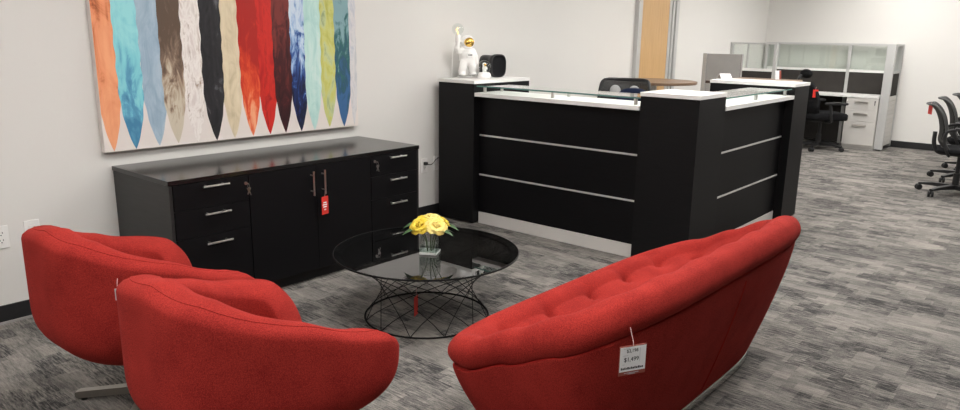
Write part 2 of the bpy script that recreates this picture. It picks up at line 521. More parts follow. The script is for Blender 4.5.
for i, (nm, tx, stops, sc, ds, zg) in enumerate(strokes):
    rnd = random.Random(i + 3)
    m = paint_mat('paint_' + nm.replace(' ', '_'), stops, sc, ds, 0, i, zg)
    hw = 0.070 if i else 0.061
    if i == 14: hw = 0.038
    bm = bmesh.new()
    L, Rr = [], []
    ztip = 0.002 + rnd.uniform(0, 0.012)
    top = PZ1 - PZ0 - 0.02
    N = 70
    for k in range(N + 1):
        z = ztip + (top - ztip) * (k / N) ** 1.3
        t = min(1.0, (z - ztip) / 0.36)
        w = hw * (1 - (1 - t) ** 2.0) ** 0.85 * (1 - 0.06 * (z / top))
        w = max(w, 0.0005)
        lean = 0.01 * math.sin(z * 3 + i)
        L.append((tx - pcx - w + lean * 0.3 + 0.0035 * math.sin(z * 47 + i * 2) * t, z))
        Rr.append((tx - pcx + w + lean * 0.3 + 0.0035 * math.sin(z * 53 + i * 5) * t, z))
    yo = -0.0425 - 0.00025 * (i % 2)
    lim = (PX1 - PX0) / 2 - 0.002
    va = [bm.verts.new((max(-lim, min(lim, x)), yo, z)) for x, z in L]
    vb = [bm.verts.new((max(-lim, min(lim, x)), yo, z)) for x, z in Rr]
    vm = [bm.verts.new(((a.co.x + b.co.x) / 2, yo - 0.0012, a.co.z)) for a, b in zip(va, vb)]
    for k in range(N):
        bm.faces.new((va[k], vm[k], vm[k + 1], va[k + 1])); bm.faces.new((vm[k], vb[k], vb[k + 1], vm[k + 1]))
    o = build('brush_stroke', bm, m, pt)
    o['label'] = nm + ' pointed brush stroke'

# ------------------------------------------------------------------ credenza
CX0, CX1, CYF, CZ = 1.706, 3.492, -0.649, 0.754
cr = empty('credenza', (0, 0, 0), 0, 'long black credenza with drawers at both ends under the painting', 'credenza')
build('top', B(CX0, CX1, CYF, -0.008, CZ - 0.024, CZ, 0.0015), M['black_top'], cr)
bm = box(bmesh.new(), CX0 + .004, CX0 + .022, CYF + .003, -0.012, 0.0, CZ - .0245, 0.001)
box(bm, CX1 - .022, CX1 - .004, CYF + .003, -0.012, 0.0, CZ - .0245, 0.001)
box(bm, CX0 + .023, CX1 - .023, CYF + .024, -0.016, 0.075, CZ - .0245)
build('body', bm, M['cred_side'], cr)
build('plinth', B(CX0 + .023, CX1 - .023, CYF + .06, -0.05, 0.0, 0.0745), M['black_lam'], cr)
def bar_handle(parent, a, b, out):
    a, b = Vector(a), Vector(b); d = (b - a).normalized()
    bm = tube(bmesh.new(), [a, b], 0.006, 10)
    for p in (a + d * .025, b - d * .025):
        tube(bm, [p, p - Vector(out)], 0.0045, 8)
    return build('handle', bm, M['nickel'], parent, False)
YH = CYF - 0.032
def key_set(parent, x, z):
    bm = lathe(bmesh.new(), [(0.0, 0.0), (0.009, 0.0), (0.009, 0.006), (0, 0.006)], 14, (x, CYF - 0.006, z), 'y')
    build('lock', bm, M['nickel'], parent)
    bm = box(bmesh.new(), x - .001, x + .001, CYF - .032, CYF - .0065, z - .004, z + .004)
    ring = [(x, CYF - .03 + .009 * math.cos(a), z - .012 + .010 * math.sin(a)) for a in [k * PI / 8 for k in range(16)]]
    tube(bm, ring, 0.001, 6, True)
    for s, ln in ((-1, .042), (1, .036)):
        c = Vector((x + s * .004, CYF - .03, z - .024))
        b2 = bmesh.new(); box(b2, -.008, .008, -.001, .001, -.012, .004, .0008); box(b2, -.003, .003, -.001, .001, -ln, -.012)
        merge(bm, b2, Matrix.Translation(c) @ Matrix.Rotation(s * 0.35, 4, 'Y'))
    build('keys', bm, M['nickel'], parent)
def drawer(x0, x1, z0, z1, hx0, hx1, hz):
    d = build('drawer', B(x0, x1, CYF, CYF + .02, z0, z1, 0.001), M['black_front'], cr)
    bar_handle(d, (hx0, YH, hz), (hx1, YH, hz), (0, -.032, 0))
    return d
g = 0.0025
xs = (CX0 + .0245, 2.164, 3.052, CX1 - .0245)
for (z0, z1, hz) in ((.590, .7265, .705), (.437, .587, .556), (.080, .434, .395)):
    d = drawer(xs[0], xs[1] - g, z0, z1, 1.880, 2.030, hz)
    if z1 > .7: key_set(d, 2.145, .684)
    d = drawer(xs[2] + g, xs[3], z0, z1, 3.197, 3.342, hz)
    if z1 > .7: key_set(d, 3.085, .690)
for x0, x1, hx in ((xs[1] + g, 2.6195, 2.580), (2.6225, xs[2] - g, 2.662)):
    d = build('door', B(x0, x1, CYF, CYF + .02, .080, .7265, 0.001), M['black_front'], cr)
    bar_handle(d, (hx, YH, .548), (hx, YH, .695), (0, -.032, 0))
tg = empty('sale_tag', (2.648, CYF - .04, .56), 0, 'red paper tag hanging from the handle of the black credenza door', 'tag')
bm = box(bmesh.new(), -.028, .028, -.001, .001, -.135, -.025, .0005)
build('card', bm, M['red_tag'], tg).rotation_euler = (0, 0, 0.15)
build('string', tube(bmesh.new(), [(0, 0, -.025), (.004, .002, -.005), (.014, .008, .012)], .0012, 6), M['thread'], tg)
bm = bmesh.new()
for k, (w, z) in enumerate(((.016, -.062), (.022, -.075), (.018, -.088), (.010, -.105))):
    box(bm, -w, w * .7, -.0018, -.0012, z - .004, z + .003)
build('printed_lines', bm, M['white_card'], tg).rotation_euler = (0, 0, 0.15)

# ------------------------------------------------------------------ wall plates
def wall_plate(name, label, xc, zc, w=.074, h=.118, duplex=True):
    t = empty(name, (xc, 0, zc), 0, label, 'outlet')
    build('cover_plate', B(-w / 2, w / 2, -.008, -.0005, -h / 2, h / 2, .003), M['plate'], t)
    if duplex:
        build('receptacle', B(-.018, .018, -.011, -.0081, -.034, .034, .002), M['plate'], t)
        bm = bmesh.new()
        for dz in (-.019, .019):
            box(bm, -.009, -.006, -.0116, -.0112, dz - .001, dz + .008); box(bm, .006, .009, -.0116, -.0112, dz - .001, dz + .008)
            box(bm, -.0025, .0025, -.0116, -.0112, dz - .011, dz - .006)
        build('slots', bm, M['plate_dark'], t)
    else:
        build('rocker', B(-.016, .016, -.011, -.0081, -.032, .032, .002), M['plate'], t)
    return t
wall_plate('power_outlet', 'white power outlet on the wall at the far left edge of the photo', 1.128, .458)
wall_plate('wall_plate', 'white wall plate just behind the top of the left armchair', 1.274, .462, duplex=False)
wall_plate('power_outlet', 'white power outlet with a black plug right beside the credenza', 4.186, .443)
wall_plate('wall_plate', 'white wall plate half hidden by the reception desk end pillar', 4.345, .447, .08, duplex=False)
t = empty('appliance_lead', (4.186, -.012, .462), 0, 'short black power cord plugged into the outlet beside the credenza', 'cord')
build('plug', B(-.013, .013, -.028, -.0002, -.013, .013, .004), M['black_plastic'], t)
build('cable', tube(bmesh.new(), catmull([(0.0, -.028, 0), (.02, -.045, -.008), (.06, -.04, .0), (.10, -.03, .022), (.15, -.012, .03), (.155, -.0005, .03)], 6), .0035, 6), M['black_plastic'], t, True)

# ------------------------------------------------------------------ reception desk
ZT = 1.152
def pillar(label, x0, x1, y0, y1, over=0.004):
    t = empty('reception_desk_pillar', ((x0 + x1) / 2, (y0 + y1) / 2, 0), 0, label, 'reception desk')
    cx, cy = (x0 + x1) / 2, (y0 + y1) / 2
    hx, hy = (x1 - x0) / 2, (y1 - y0) / 2
    build('body', B(-hx + over, hx - over, -hy + over, hy - over, 0.012, ZT - .0265, .0015), M['pillar_lam'], t)
    build('cap', B(-hx, hx, -hy, hy, ZT - .026, ZT, .002), M['white_lam'], t)
    bm = bmesh.new()
    for sx in (-1, 1):
        for sy in (-1, 1):
            lathe(bm, [(0, 0), (.018, 0), (.018, .0118), (0, .0118)], 12, (sx * (hx - .05), sy * (hy - .05), 0))
    build('levelling_feet', bm, M['black_plastic'], t)
    return t
pillar('black reception desk pillar with white cap standing against the wall', 4.296, 5.02, -.446, -.06)
pillar('black corner pillar of the reception desk, behind the red sofa', 4.296, 4.716, -2.29, -1.877)
pillar('black end pillar of the reception desk at its right end', 6.103, 6.479, -2.29, -1.573)

def counter(label, L, loc, rz, offs, wd=.70):
    """local: runs along +x from 0..L, front faces -y (front edge of slab at y=0), depth to +y"""
    t = empty('reception_counter', loc, rz, label, 'reception desk')
    e = .003
    build('front_panel', B(e, L - e, .073, .098, .098, 1.0305, .0005), M['black_front'], t)
    build('kick_plate', B(e, L - e, .069, .090, 0.002, .0965, .0005), M['kick'], t)
    for z in (.406, .724):
        build('trim_strip', B(e + .002, L - e - .002, .068, .0728, z - .0065, z + .0065, .0008), M['trim_strip'], t)
    build('counter_top', B(e, L - e, 0.0, .34, 1.031, 1.0605, .002), M['white_lam'], t)
    build('work_surface', B(e, L - e, .0985, wd, .72, .745, .001), M['white_lam'], t)
    build('inner_panel', B(e, e + .018, .10, wd - .01, .002, .7195), M['black_lam'], t)
    gl = build('glass_shelf', B(e + .002, L - e - .002, .025, .31, 1.105, 1.115), M['glass_green'], t)
    bm = box(bmesh.new(), e + .002, L - e - .002, .0235, .0248, 1.105, 1.115)
    build('glass_edge', bm, M['glass_edge'], gl)
    for x in offs:
        build('standoff', lathe(bmesh.new(), [(0, 1.061), (.013, 1.061), (.013, 1.1045), (0, 1.1045)], 14, (x, .06, 0)), M['alu'], t)
        build('standoff', lathe(bmesh.new(), [(0, 1.061), (.013, 1.061), (.013, 1.1045), (0, 1.1045)], 14, (x, .27, 0)), M['alu'], t)
    return t
counter('long black front counter of the reception desk with two metal strips facing the table', 1.877 - .446,
        (4.296, -.446, 0), -PI / 2, (.06, .70, 1.37), .39)
counter('shorter black side counter of the reception desk at right', 6.103 - 4.716,
        (4.716, -2.29, 0), 0, (.06, .69, 1.33))

# ------------------------------------------------------------------ things on the desk pillar
def remesh(o, size):
    md = o.modifiers.new('remesh', 'REMESH'); md.mode = 'VOXEL'; md.voxel_size = size; md.use_smooth_shade = True
    s = o.modifiers.new('smooth', 'SMOOTH'); s.iterations = 4; s.factor = 0.5
def limb(bm, pts, rs):
    tube(bm, pts, rs, 12)
    for p, r in zip(pts, rs): ball(bm, p, r, 12, 8)
# astronaut lamp: local +x = facing direction, z up, height ~0.34 plus raised lamp
ast = empty('astronaut_lamp', (4.550, -.148, ZT), -1.95, 'white astronaut figurine with gold visor holding up a glass globe lamp on the desk pillar', 'figurine')
build('stand', lathe(bmesh.new(), [(0, 0), (.078, 0), (.080, .004), (.078, .012), (.070, .014), (0, .014)], 28), M['stone_base'], ast, False)
bm = bmesh.new()
for s in (-1, 1):
    limb(bm, [(0, s * .026, .125), (.006, s * .040, .085), (0, s * .045, .045)], [.034, .031, .030])
    ball(bm, (.012, s * .047, .028), (.036, .025, .0155))
    ball(bm, (0, s * .045, .043), (.027, .027, .010))
ball(bm, (0, 0, .165), (.044, .060, .055)); ball(bm, (0, 0, .135), (.042, .056, .032)); ball(bm, (0, 0, .205), (.036, .055, .026))
limb(bm, [(0, -.050, .208), (.010, -.080, .200), (.018, -.098, .226), (.020, -.092, .250)], [.023, .023, .022, .019])   # raised arm
ball(bm, (.020, -.092, .258), (.019, .018, .018))
limb(bm, [(0, .048, .205), (.006, .068, .165), (.016, .068, .128)], [.020, .019, .017])
ball(bm, (.018, .068, .116), (.017, .016, .019))
box(bm, .034, .050, -.026, .026, .156, .188, .003)
o = build('suit', bm, M['white_resin'], ast, True); remesh(o, .0045)
bm = ball(bmesh.new(), (-.002, 0, .268), (.052, .054, .054), 28, 18)
lathe(bm, [(.032, .218), (.038, .222), (.038, .230), (.032, .234)], 24)
for s in (-1, 1): lathe(bm, [(0, -.006), (.016, -.006), (.016, .006), (0, .006)], 16, (0, s * .050, .268), 'y')
build('helmet', bm, M['white_resin'], ast, True)
build('visor', ball(bmesh.new(), (.016, 0, .268), (.042, .0455, .041), 28, 18), M['gold'], ast, True)
build('backpack', B(-.075, -.034, -.040, .040, .125, .225, .010), M['white_resin'], ast, True)
bm = bmesh.new()
for k in range(3): box(bm, .0500, .0512, -.016 + k * .012, -.008 + k * .012, .168, .178)
build('chest_buttons', bm, M['grey_plastic'], ast)
build('lamp_socket', lathe(bmesh.new(), [(0, .262), (.015, .262), (.020, .275), (.021, .315), (.014, .325), (0, .325)], 18, (.020, -.092, 0)), M['white_resin'], ast, True)
gb = build('lamp_globe', ball(bmesh.new(), (.020, -.092, .362), 0.046, 24, 16), M['glass'], ast, True)
build('filament', tube(bmesh.new(), [(.020, -.092, .326), (.020, -.092, .345), (.020, -.106, .358), (.020, -.098, .366), (.020, -.092, .374)], .004, 8), M['bulb'], gb, True)
build('lamp_cord', tube(bmesh.new(), catmull([(.018, -.120, .27), (.016, -.130, .2), (.012, -.134, .10), (.008, -.134, .012), (-.02, -.124, .003)], 6), .0022, 6), M['plate'], ast, True)
ast.scale = (1.07, 1.07, 1.07)
# snow globe
sg = empty('snow_globe', (4.575, -.312, ZT), -1.95, 'small clear snow globe on white base in front of the astronaut lamp', 'ornament')
build('pedestal', lathe(bmesh.new(), [(0, 0), (.050, 0), (.054, .012), (.053, .035), (.044, .048), (.034, .052), (0, .052)], 28), M['white_resin'], sg, True)
build('globe', ball(bmesh.new(), (0, 0, .096), .053, 28, 18), M['glass'], sg, True)
bm = bmesh.new()
ball(bm, (0, 0, .078), (.018, .020, .022)); ball(bm, (0, 0, .110), .019)
for s in (-1, 1): limb(bm, [(0, s * .018, .088), (.004, s * .028, .078)], [.008, .007]); limb(bm, [(0, s * .009, .064), (.003, s * .012, .054)], [.009, .008])
o = build('inner_figure', bm, M['white_resin'], sg, True); remesh(o, .002)
build('inner_visor', ball(bmesh.new(), (.009, 0, .110), (.0125, .0145, .0125), 16, 10), M['gold'], sg, True)
for s in (-1, 1): build('inner_post', B(-.012, .012, s * .030 - .006, s * .030 + .006, .0525, .118, .003), M['black_plastic'], sg)

# black speaker drum: axis horizontal, flared squarish mouth
sp = empty('desk_speaker', (4.81, -.20, ZT), -1.64, 'black rounded drum-shaped desk speaker lying beside snow globe', 'speaker')
def sq_ring(x, hw, hh, n=40, e=3.2, zc=.096):
    r = []
    for k in range(n):
        a = 2 * PI * k / n; c, s = math.cos(a), math.sin(a)
        q = (abs(c) ** e + abs(s) ** e) ** (-1 / e)
        r.append(Vector((x, hw * q * c, zc + hh * q * s)))
    return r
bm = bmesh.new()
rows = [sq_ring(x, w, h) for x, w, h in ((-.085, .0001, .0001), (-.085, .070, .078), (-.078, .080, .086), (-.03, .080, .084), (.0, .074, .080), (.03, .080, .086), (.055, .092, .0955), (.075, .092, .0955), (.080, .088, .092), (.080, .082, .086))]
grid_surface(bm, rows); bmesh.ops.remove_doubles(bm, verts=bm.verts[:], dist=.0005); bmesh.ops.recalc_face_normals(bm, faces=bm.faces[:])
build('housing', bm, M['black_plastic'], sp, True)
bm = bmesh.new()
rows = [sq_ring(x, w, h) for x, w, h in ((.0795, .082, .086), (.070, .076, .080), (.066, .05, .055), (.066, .0001, .0001))]
grid_surface(bm, rows); bmesh.ops.remove_doubles(bm, verts=bm.verts[:], dist=.0005)
build('grille', bm, M['black_fabric'], sp, True)

# ------------------------------------------------------------------ sofa
def plan(phi, a, b, e):
    c, s = math.cos(phi), math.sin(phi)
    q = (abs(c) ** e + abs(s) ** e) ** (-1 / e)
    return a * q * c, b * q * s
SA, SB, SE = 0.929, 0.391, 4.5
sofa = empty('sofa', (2.641, -2.841, 0), -0.01, 'red tufted sofa seen from behind with a white price card on its back', 'sofa')
RS = 0.862
def s_rim(y, x=0.0):           # rim height from back (-1) to front (+1)
    t = (max(-1, min(1, y / SB)) + 1) / 2
    return lerp_tab([(0, .732), (.25, .649), (.5, .565), (.75, .479), (1, .424)], t) - .007 * x
NPH = 420
SEAT = .362
def sofa_plan(phi, d, e=SE):
    return plan(phi, SA - d, SB - d, e)
_p = [sofa_plan(2 * PI * k / 6000, .1) for k in range(6001)]
_s = [0.0]
for a_, b_ in zip(_p, _p[1:]): _s.append(_s[-1] + math.hypot(b_[0] - a_[0], b_[1] - a_[1]))
PHI = []
_j = 0
for k in range(NPH):    # equal steps along the outline
    want = _s[-1] * k / NPH
    while _s[_j + 1] < want: _j += 1
    PHI.append(2 * PI * (_j + (want - _s[_j]) / (_s[_j + 1] - _s[_j])) / 6000)
def s_phi(k): return PHI[k]
def base_inset(t):
    return .155 * .959 * max(0.0, 1 - t) ** 1.268
# lower shell
rows = []
for t in [0, .02, .06, .12, .2, .3, .4, .5, .6, .7, .8, .88, .94, .98, 1.0]:
    row = []
    for k in range(NPH):
        phi = s_phi(k)
        x0, y0 = sofa_plan(phi, 0)
        zs = s_rim(y0, x0) - .136 * RS
        x, y = sofa_plan(phi, base_inset(t), SE + .5 * (1 - t))
        row.append(Vector((x, y, .045 + (zs - .045) * t)))
    rows.append(row)
bm = bmesh.new()
# tuck the top edge inward under the cushion
rows.append([Vector((*sofa_plan(s_phi(k), .05), rows[-1][k].z + .004)) for k in range(NPH)])
R0 = grid_surface(bm, rows)
bm.faces.new(R0[0][::-1])
build('shell', bm, M['red'], sofa, True)
# upper cushion: roll, inner back, seat
BT = [(-.77, .12), (-.60, .27), (-.29, .275), (.02, .270), (.33, .275), (.63, .265), (.765, .12)]
NF = len(BT)
BT += [(-.66 + i * .265, -.17) for i in range(6)]              # inner back row
pr = catmull([(.045, -.139), (.010, -.137), (-.015, -.100), (-.015, -.055), (.010, -.014), (.05, .0), (.09, -.010), (.125, -.045)], 5)
def tuft(p):
    dz = 0.0
    for bx, by in BT:
        q = (p.x - bx) ** 2 + (p.y - by) ** 2
        dz -= .030 * math.exp(-q / (2 * .0135 ** 2)) + .022 * math.exp(-q / (2 * .042 ** 2))
    return dz
rows = []
for d, dz in pr:
    row = []
    for k in range(NPH):
        phi = s_phi(k)
        x, y = sofa_plan(phi, d * RS)
        x0, y0 = sofa_plan(phi, 0)
        front = sstep(-.1, .38, y0)
        roll = .007 * math.cos(2 * PI * (x - BT[NF][0]) / .265) * (1 - front) * sstep(.03, .12, d) * sstep(.85, .7, abs(x))
        p = Vector((x, y, s_rim(y0, x0) + dz * RS * (1 - .12 * front) - roll))
        if d > .05: p.z += tuft(p)
        row.append(p)
    rows.append(row)
NI = 60
for j in range(1, NI + 1):
    t = (j / NI) * .985
    row = []
    for k in range(NPH):
        phi = s_phi(k)
        xs_, ys_ = sofa_plan(phi, .125 * RS)
        x0, y0 = sofa_plan(phi, 0)
        front = sstep(-.1, .38, y0)
        zstart = s_rim(y0, x0) - .045 * RS * (1 - .12 * front)
        s = 1 - (1 - min(1, t / .75)) ** 2.2
        p = Vector((xs_ * (1 - t), ys_ * (1 - t), zstart + (SEAT - zstart) * s)); p.z += tuft(p)
        row.append(p)
    rows.append(row)
bm = bmesh.new()
R1 = grid_surface(bm, rows)
bm.faces.new(R1[-1])
cush = build('cushion', bm, M['red'], sofa, True)
for bx, by in BT:
    best = min((v.co for v in cush.data.vertices), key=lambda c: (c.x - bx) ** 2 + (c.y - by) ** 2 + (1e3 if c.z < .28 else 0))
    build('button', ball(bmesh.new(), (bx, by, best.z + .003), (.009, .009, .006), 14, 8), M['red_thread'], cush, True)
# piping seam between cushion and shell
pts = []
for k in range(NPH):
    x, y = sofa_plan(s_phi(k), .003); x0, y0 = sofa_plan(s_phi(k), 0)
    pts.append((x, y, s_rim(y0, x0) - .1375 * RS))
build('seam', tube(bmesh.new(), pts, .0032, 6, True), M['red_thread'], sofa, True)
# vertical seams on the shell back
for xk in (.07,):
    pts = []
    for t in [k / 20 for k in range(1, 20)]:
        d = base_inset(t)
        a, b = SA - d, SB - d; e = SE + .5 * (1 - t)
        x = xk * (1 - .1 * (1 - t))
        y = -b * (1 - abs(x / a) ** e) ** (1 / e)
        y0 = -SB * (1 - abs(xk / SA) ** SE) ** (1 / SE)
        zs = s_rim(y0, xk) - .136 * RS
        pts.append((x, y - .0018, .045 + (zs - .045) * t))
    build('seam', tube(bmesh.new(), pts, .0022, 6), M['red_thread'], sofa, True)
# metal plinth
bm = bmesh.new()
rows = []
for d, z in ((.30, .0), (.151, .0), (.147, .004), (.147, .034), (.151, .0445), (.30, .0445)):
    rows.append([Vector((*sofa_plan(2 * PI * k / 160, d, 5.0), z)) for k in range(160)])
grid_surface(bm, rows)
build('plinth', bm, M['chrome'], sofa, True)

# price card hanging on the back of the sofa
pc = empty('price_card', (1.740, -3.268, .664), -.5, 'white price card with a brown border hanging on the sofa back', 'tag')
pc.rotation_euler = (0, 0, -.5)
build('card', B(-.044, .044, -.0010, .0010, -.104, -.014, .0004), M['brown_card'], pc)
build('label_sheet', B(-.0425, .0425, -.0018, -.0011, -.092, -.018), M['white_card'], pc)
RX = Matrix.Rotation(PI / 2, 4, 'X')
text_mesh('price_text', '$2,198', .014, M['ink'], pc, Matrix.Translation((-.003, -.0021, -.030)) @ RX)
text_mesh('price_text', '$1,499', .018, M['ink'], pc, Matrix.Translation((-.005, -.0021, -.056)) @ RX)
bm = bmesh.new()
rr = random.Random(4); x = -.038
while x < .036:
    w = rr.uniform(.003, .006); box(bm, x, x + w, -.0022, -.0019, -.086, -.079 - rr.choice((0, .0015))); x += w + .0014
build('printed_line', bm, M['ink'], pc)
for x0, x1, z0, z1 in ((-.032, -.012, -.0225, -.0215), (-.034, -.016, -.0435, -.0425), (-.034, -.026, -.0705, -.0695), (.022, .023, -.066, -.024)):
    build('pale_print', B(x0, x1, -.0022, -.0019, z0, z1), M['ink_pale'], pc)
for x0, x1, z0, z1 in ((-.026, .022, -.098, -.0965), (-.014, .010, -.1015, -.100)):
    build('border_print', B(x0, x1, -.0015, -.0011, z0, z1), M['ink_pale'], pc)
build('string', tube(bmesh.new(), [(0, -.001, -.016), (.0, .001, -.004), (.004, .028, .028)], .0010, 6), M['thread'], pc)

# ------------------------------------------------------------------ armchairs
def make_armchair(label):
    t = empty('armchair', (0, 0, 0), 0, label, 'armchair', 'red tub armchairs')
    A, Bh, e, FL, SX = .32, .332, 3.5, .76, -.009
    PW = 3.498
    NP = 240
    KN = [(0, .868), (20, .856), (40, .845), (60, .797), (75, .768), (90, .746), (105, .712), (118, .690), (129, .674),
          (138, .625), (148, .50), (160, .445), (185, .44)]
    def psi_of(phi): return abs((math.degrees(phi) % 360) - 180)
    def lin(x):
        for (x0, y0), (x1, y1) in zip(KN, KN[1:]):
            if x <= x1: return y0 + (y1 - y0) * (x - x0) / (x1 - x0)
        return KN[-1][1]
    def rim(phi):
        p = psi_of(phi); tot = 0; ws = 0
        if 0 < (phi % (2 * PI)) < PI: p -= 10 * sstep(95, 140, p)
        for j in range(-4, 5):
            w_ = math.exp(-(j / 2) ** 2); tot += w_ * lin(min(abs(p + j * 1.6), 180)); ws += w_
        return tot / ws
    def pl(phi, d):
        x, y = plan(phi, max(.01, A - d), max(.01, Bh - d), e)
        return x * (1 + (.22 * x if x > 0 else 0)) + SX, y * (1 + FL * x)
    def outer_d(z):   # inset of the outer wall against height
        t_ = max(0, min(1, (.62 - z) / (.62 - .33)))
        t2 = max(0, (.33 - z) / .015)
        return min(.318, .303 * t_ ** PW) if z >= .33 else .303
    rows = []
    for j in range(26):
        t_ = (j / 25) ** 1.6
        row = []
        for k in range(NP):
            phi = 2 * PI * k / NP
            zr = rim(phi) - .035
            z = .33 + (zr - .33) * t_
            row.append(Vector((*pl(phi, outer_d(z)), z)))
        rows.append(row)
    TH = .128
    for a in (20, 45, 70, 90, 110, 135, 160):
        row = []
        for k in range(NP):
            phi = 2 * PI * k / NP
            zr = rim(phi) - .035; d0 = outer_d(zr)
            row.append(Vector((*pl(phi, d0 + TH / 2 * (1 - math.cos(math.radians(a)))), zr + .035 * math.sin(math.radians(a)))))
        rows.append(row)
    for j in range(0, 9):
        t_ = j / 8
        row = []
        for k in range(NP):
            phi = 2 * PI * k / NP
            zr = rim(phi) - .035; d0 = outer_d(zr)
            row.append(Vector((*pl(phi, d0 + TH + .02 * t_ ** 2), zr + (min(.41, zr) - zr) * t_)))
        rows.append(row)
    rows.append([Vector((*pl(2 * PI * k / NP, .29), .41)) for k in range(NP)])
    bm = bmesh.new()
    R = grid_surface(bm, rows)
    bm.faces.new(R[0][::-1]); bm.faces.new(R[-1])
    bmesh.ops.recalc_face_normals(bm, faces=bm.faces[:])
    sh = build('shell', bm, M['red'], t, True)
    # stitched seam running along the rim
    pts = []
    for k in range(NP):
        phi = 2 * PI * k / NP
        if psi_of(phi) > 138: continue
        zr = rim(phi) - .035; d0 = outer_d(zr)
        a = math.radians(66)
        pts.append((*pl(phi, d0 + TH / 2 * (1 - math.cos(a))), zr + .0345 * math.sin(a)))
    sm_ = build('rim_seam', tube(bmesh.new(), pts, .0016, 6), M['red'], sh, True)
    # seat cushion
    rows = []
    for d, z in ((.18, .4115), (.16, .425), (.152, .45), (.16, .478), (.19, .492), (.26, .502), (.30, .504)):
        rows.append([Vector((*plan(2 * PI * k / 100, A - d, Bh - d, 2.6), z)) + Vector((.02, 0, 0)) for k in range(100)])
    bm = bmesh.new(); R = grid_surface(bm, rows); bm.faces.new(R[0][::-1]); bm.faces.new(R[-1])
    bmesh.ops.recalc_face_normals(bm, faces=bm.faces[:])
    sc_ = build('seat_cushion', bm, M['red'], t, True)
    fit = Matrix.Translation((0, 0, -.18)) @ Matrix.Scale(1.12, 4)
    for q in (sh, sm_, sc_): q.data.transform(fit)
    build('column', lathe(bmesh.new(), [(0, .03), (.032, .03), (.032, .16), (.06, .178), (.06, .1893), (0, .1893)], 24), M['dark_metal'], t, False)
    for k in range(4):
        a = k * PI / 2 + FOOT
        bm = bmesh.new()
        Lf = .30
        vs_ = []
        for r_, z0, z1, w in ((.02, .030, .062, .020), (Lf - .015, .013, .042, .016), (Lf, .015, .036, .013)):
            vs_.append([bm.verts.new((r_, sy * w, z)) for sy, z in ((-1, z0), (1, z0), (1, z1), (-1, z1))])
        for p, q in zip(vs_, vs_[1:]):
            for i in range(4): bm.faces.new((p[i], p[(i + 1) % 4], q[(i + 1) % 4], q[i]))
        bm.faces.new(vs_[0][::-1]); bm.faces.new(vs_[-1])
        bmesh.ops.rotate(bm, verts=bm.verts[:], cent=(0, 0, 0), matrix=Matrix.Rotation(a, 3, 'Z'))
        lg = build('foot', bm, M['dark_metal'], t)
        gx, gy = (Lf - .03) * math.cos(a), (Lf - .03) * math.sin(a)
        build('glide', lathe(bmesh.new(), [(0, 0), (.012, 0), (.012, .0135), (0, .0135)], 12, (gx, gy, 0)), M['black_plastic'], lg)
    return t
FOOT = math.radians(135)
ch = make_armchair('red tub armchair nearer the wall, behind the other armchair')
ch.location = (1.232, -1.330, 0); ch.rotation_euler = (0, 0, .036)
ch2 = dup(ch, (1.213, -2.175, 0), .03, 'red tub armchair in the foreground, nearest the bottom left of the photo')
tg = empty('hang_tag', (.874, -1.986, .742), .9, 'small pale tag hanging on the back of the nearest red armchair', 'tag')
build('card', B(-.001, .001, -.008, .008, -.045, -.008, .0004), M['stone_base'], tg)
build('string', tube(bmesh.new(), [(0, 0, -.008), (.004, 0, .01), (.012, 0, .02)], .001, 6), M['thread'], tg)

# ------------------------------------------------------------------ coffee table
TX, TY, TZ = 2.665, -1.535, .37
ct = empty('coffee_table', (TX, TY, 0), 0, 'round smoked glass coffee table on a black wire base', 'coffee table')
bm = lathe(bmesh.new(), [(0, TZ - .008), (.492, TZ - .008), (.492, TZ), (0, TZ)], 96)
gt = build('glass_top', bm, M['smoked'], ct)
build('edge_band', lathe(bmesh.new(), [(.4925, TZ - .0085), (.496, TZ - .0085), (.4965, TZ - .004), (.496, TZ + .0005), (.4925, TZ + .0005), (.4925, TZ - .0085)], 96), M['wire'], ct, True)
ring = lambda r, z, rad: tube(bmesh.new(), [(r * math.cos(2 * PI * k / 72), r * math.sin(2 * PI * k / 72), z) for k in range(72)], rad, 8, True)
build('base_ring', ring(.336, .005, .005), M['wire'], ct, True)
build('top_ring', ring(.455, TZ - .0145, .005), M['wire'], ct, True)
NW = 12
for k in range(NW):
    a = 2 * PI * k / NW
    for s in (1, -1):
        b = a + s * math.radians(100)
        p0 = Vector((.336 * math.cos(a), .336 * math.sin(a), .006)); p1 = Vector((.455 * math.cos(b), .455 * math.sin(b), TZ - .015))
        pts = []
        for j in range(11):
            u = j / 10; p = p0.lerp(p1, u); 
            r_ = math.hypot(p.x, p.y); 
            p.z = .006 + (TZ - .021) * (u ** 0.82)
            pts.append(p)
        build('wire', tube(bmesh.new(), pts, .0022, 6), M['wire'], ct, True)
for k in range(4):
    a = PI / 4 + k * PI / 2
    build('glass_pad', lathe(bmesh.new(), [(0, TZ - .0093), (.012, TZ - .0093), (.012, TZ - .0083), (0, TZ - .0083)], 14, (.455 * math.cos(a), .455 * math.sin(a), 0)), M['grey_plastic'], ct)
tg = empty('sale_tag', (2.44, -1.68, .216), 0.4, 'red paper tag hanging inside the wires of the coffee table base', 'tag')
build('card', B(-.024, .024, -.001, .001, -.115, -.012, .0004), M['red_tag'], tg)
build('string', tube(bmesh.new(), [(0, 0, -.012), (.003, 0, .0), (.006, 0, .030)], .001, 6), M['thread'], tg)

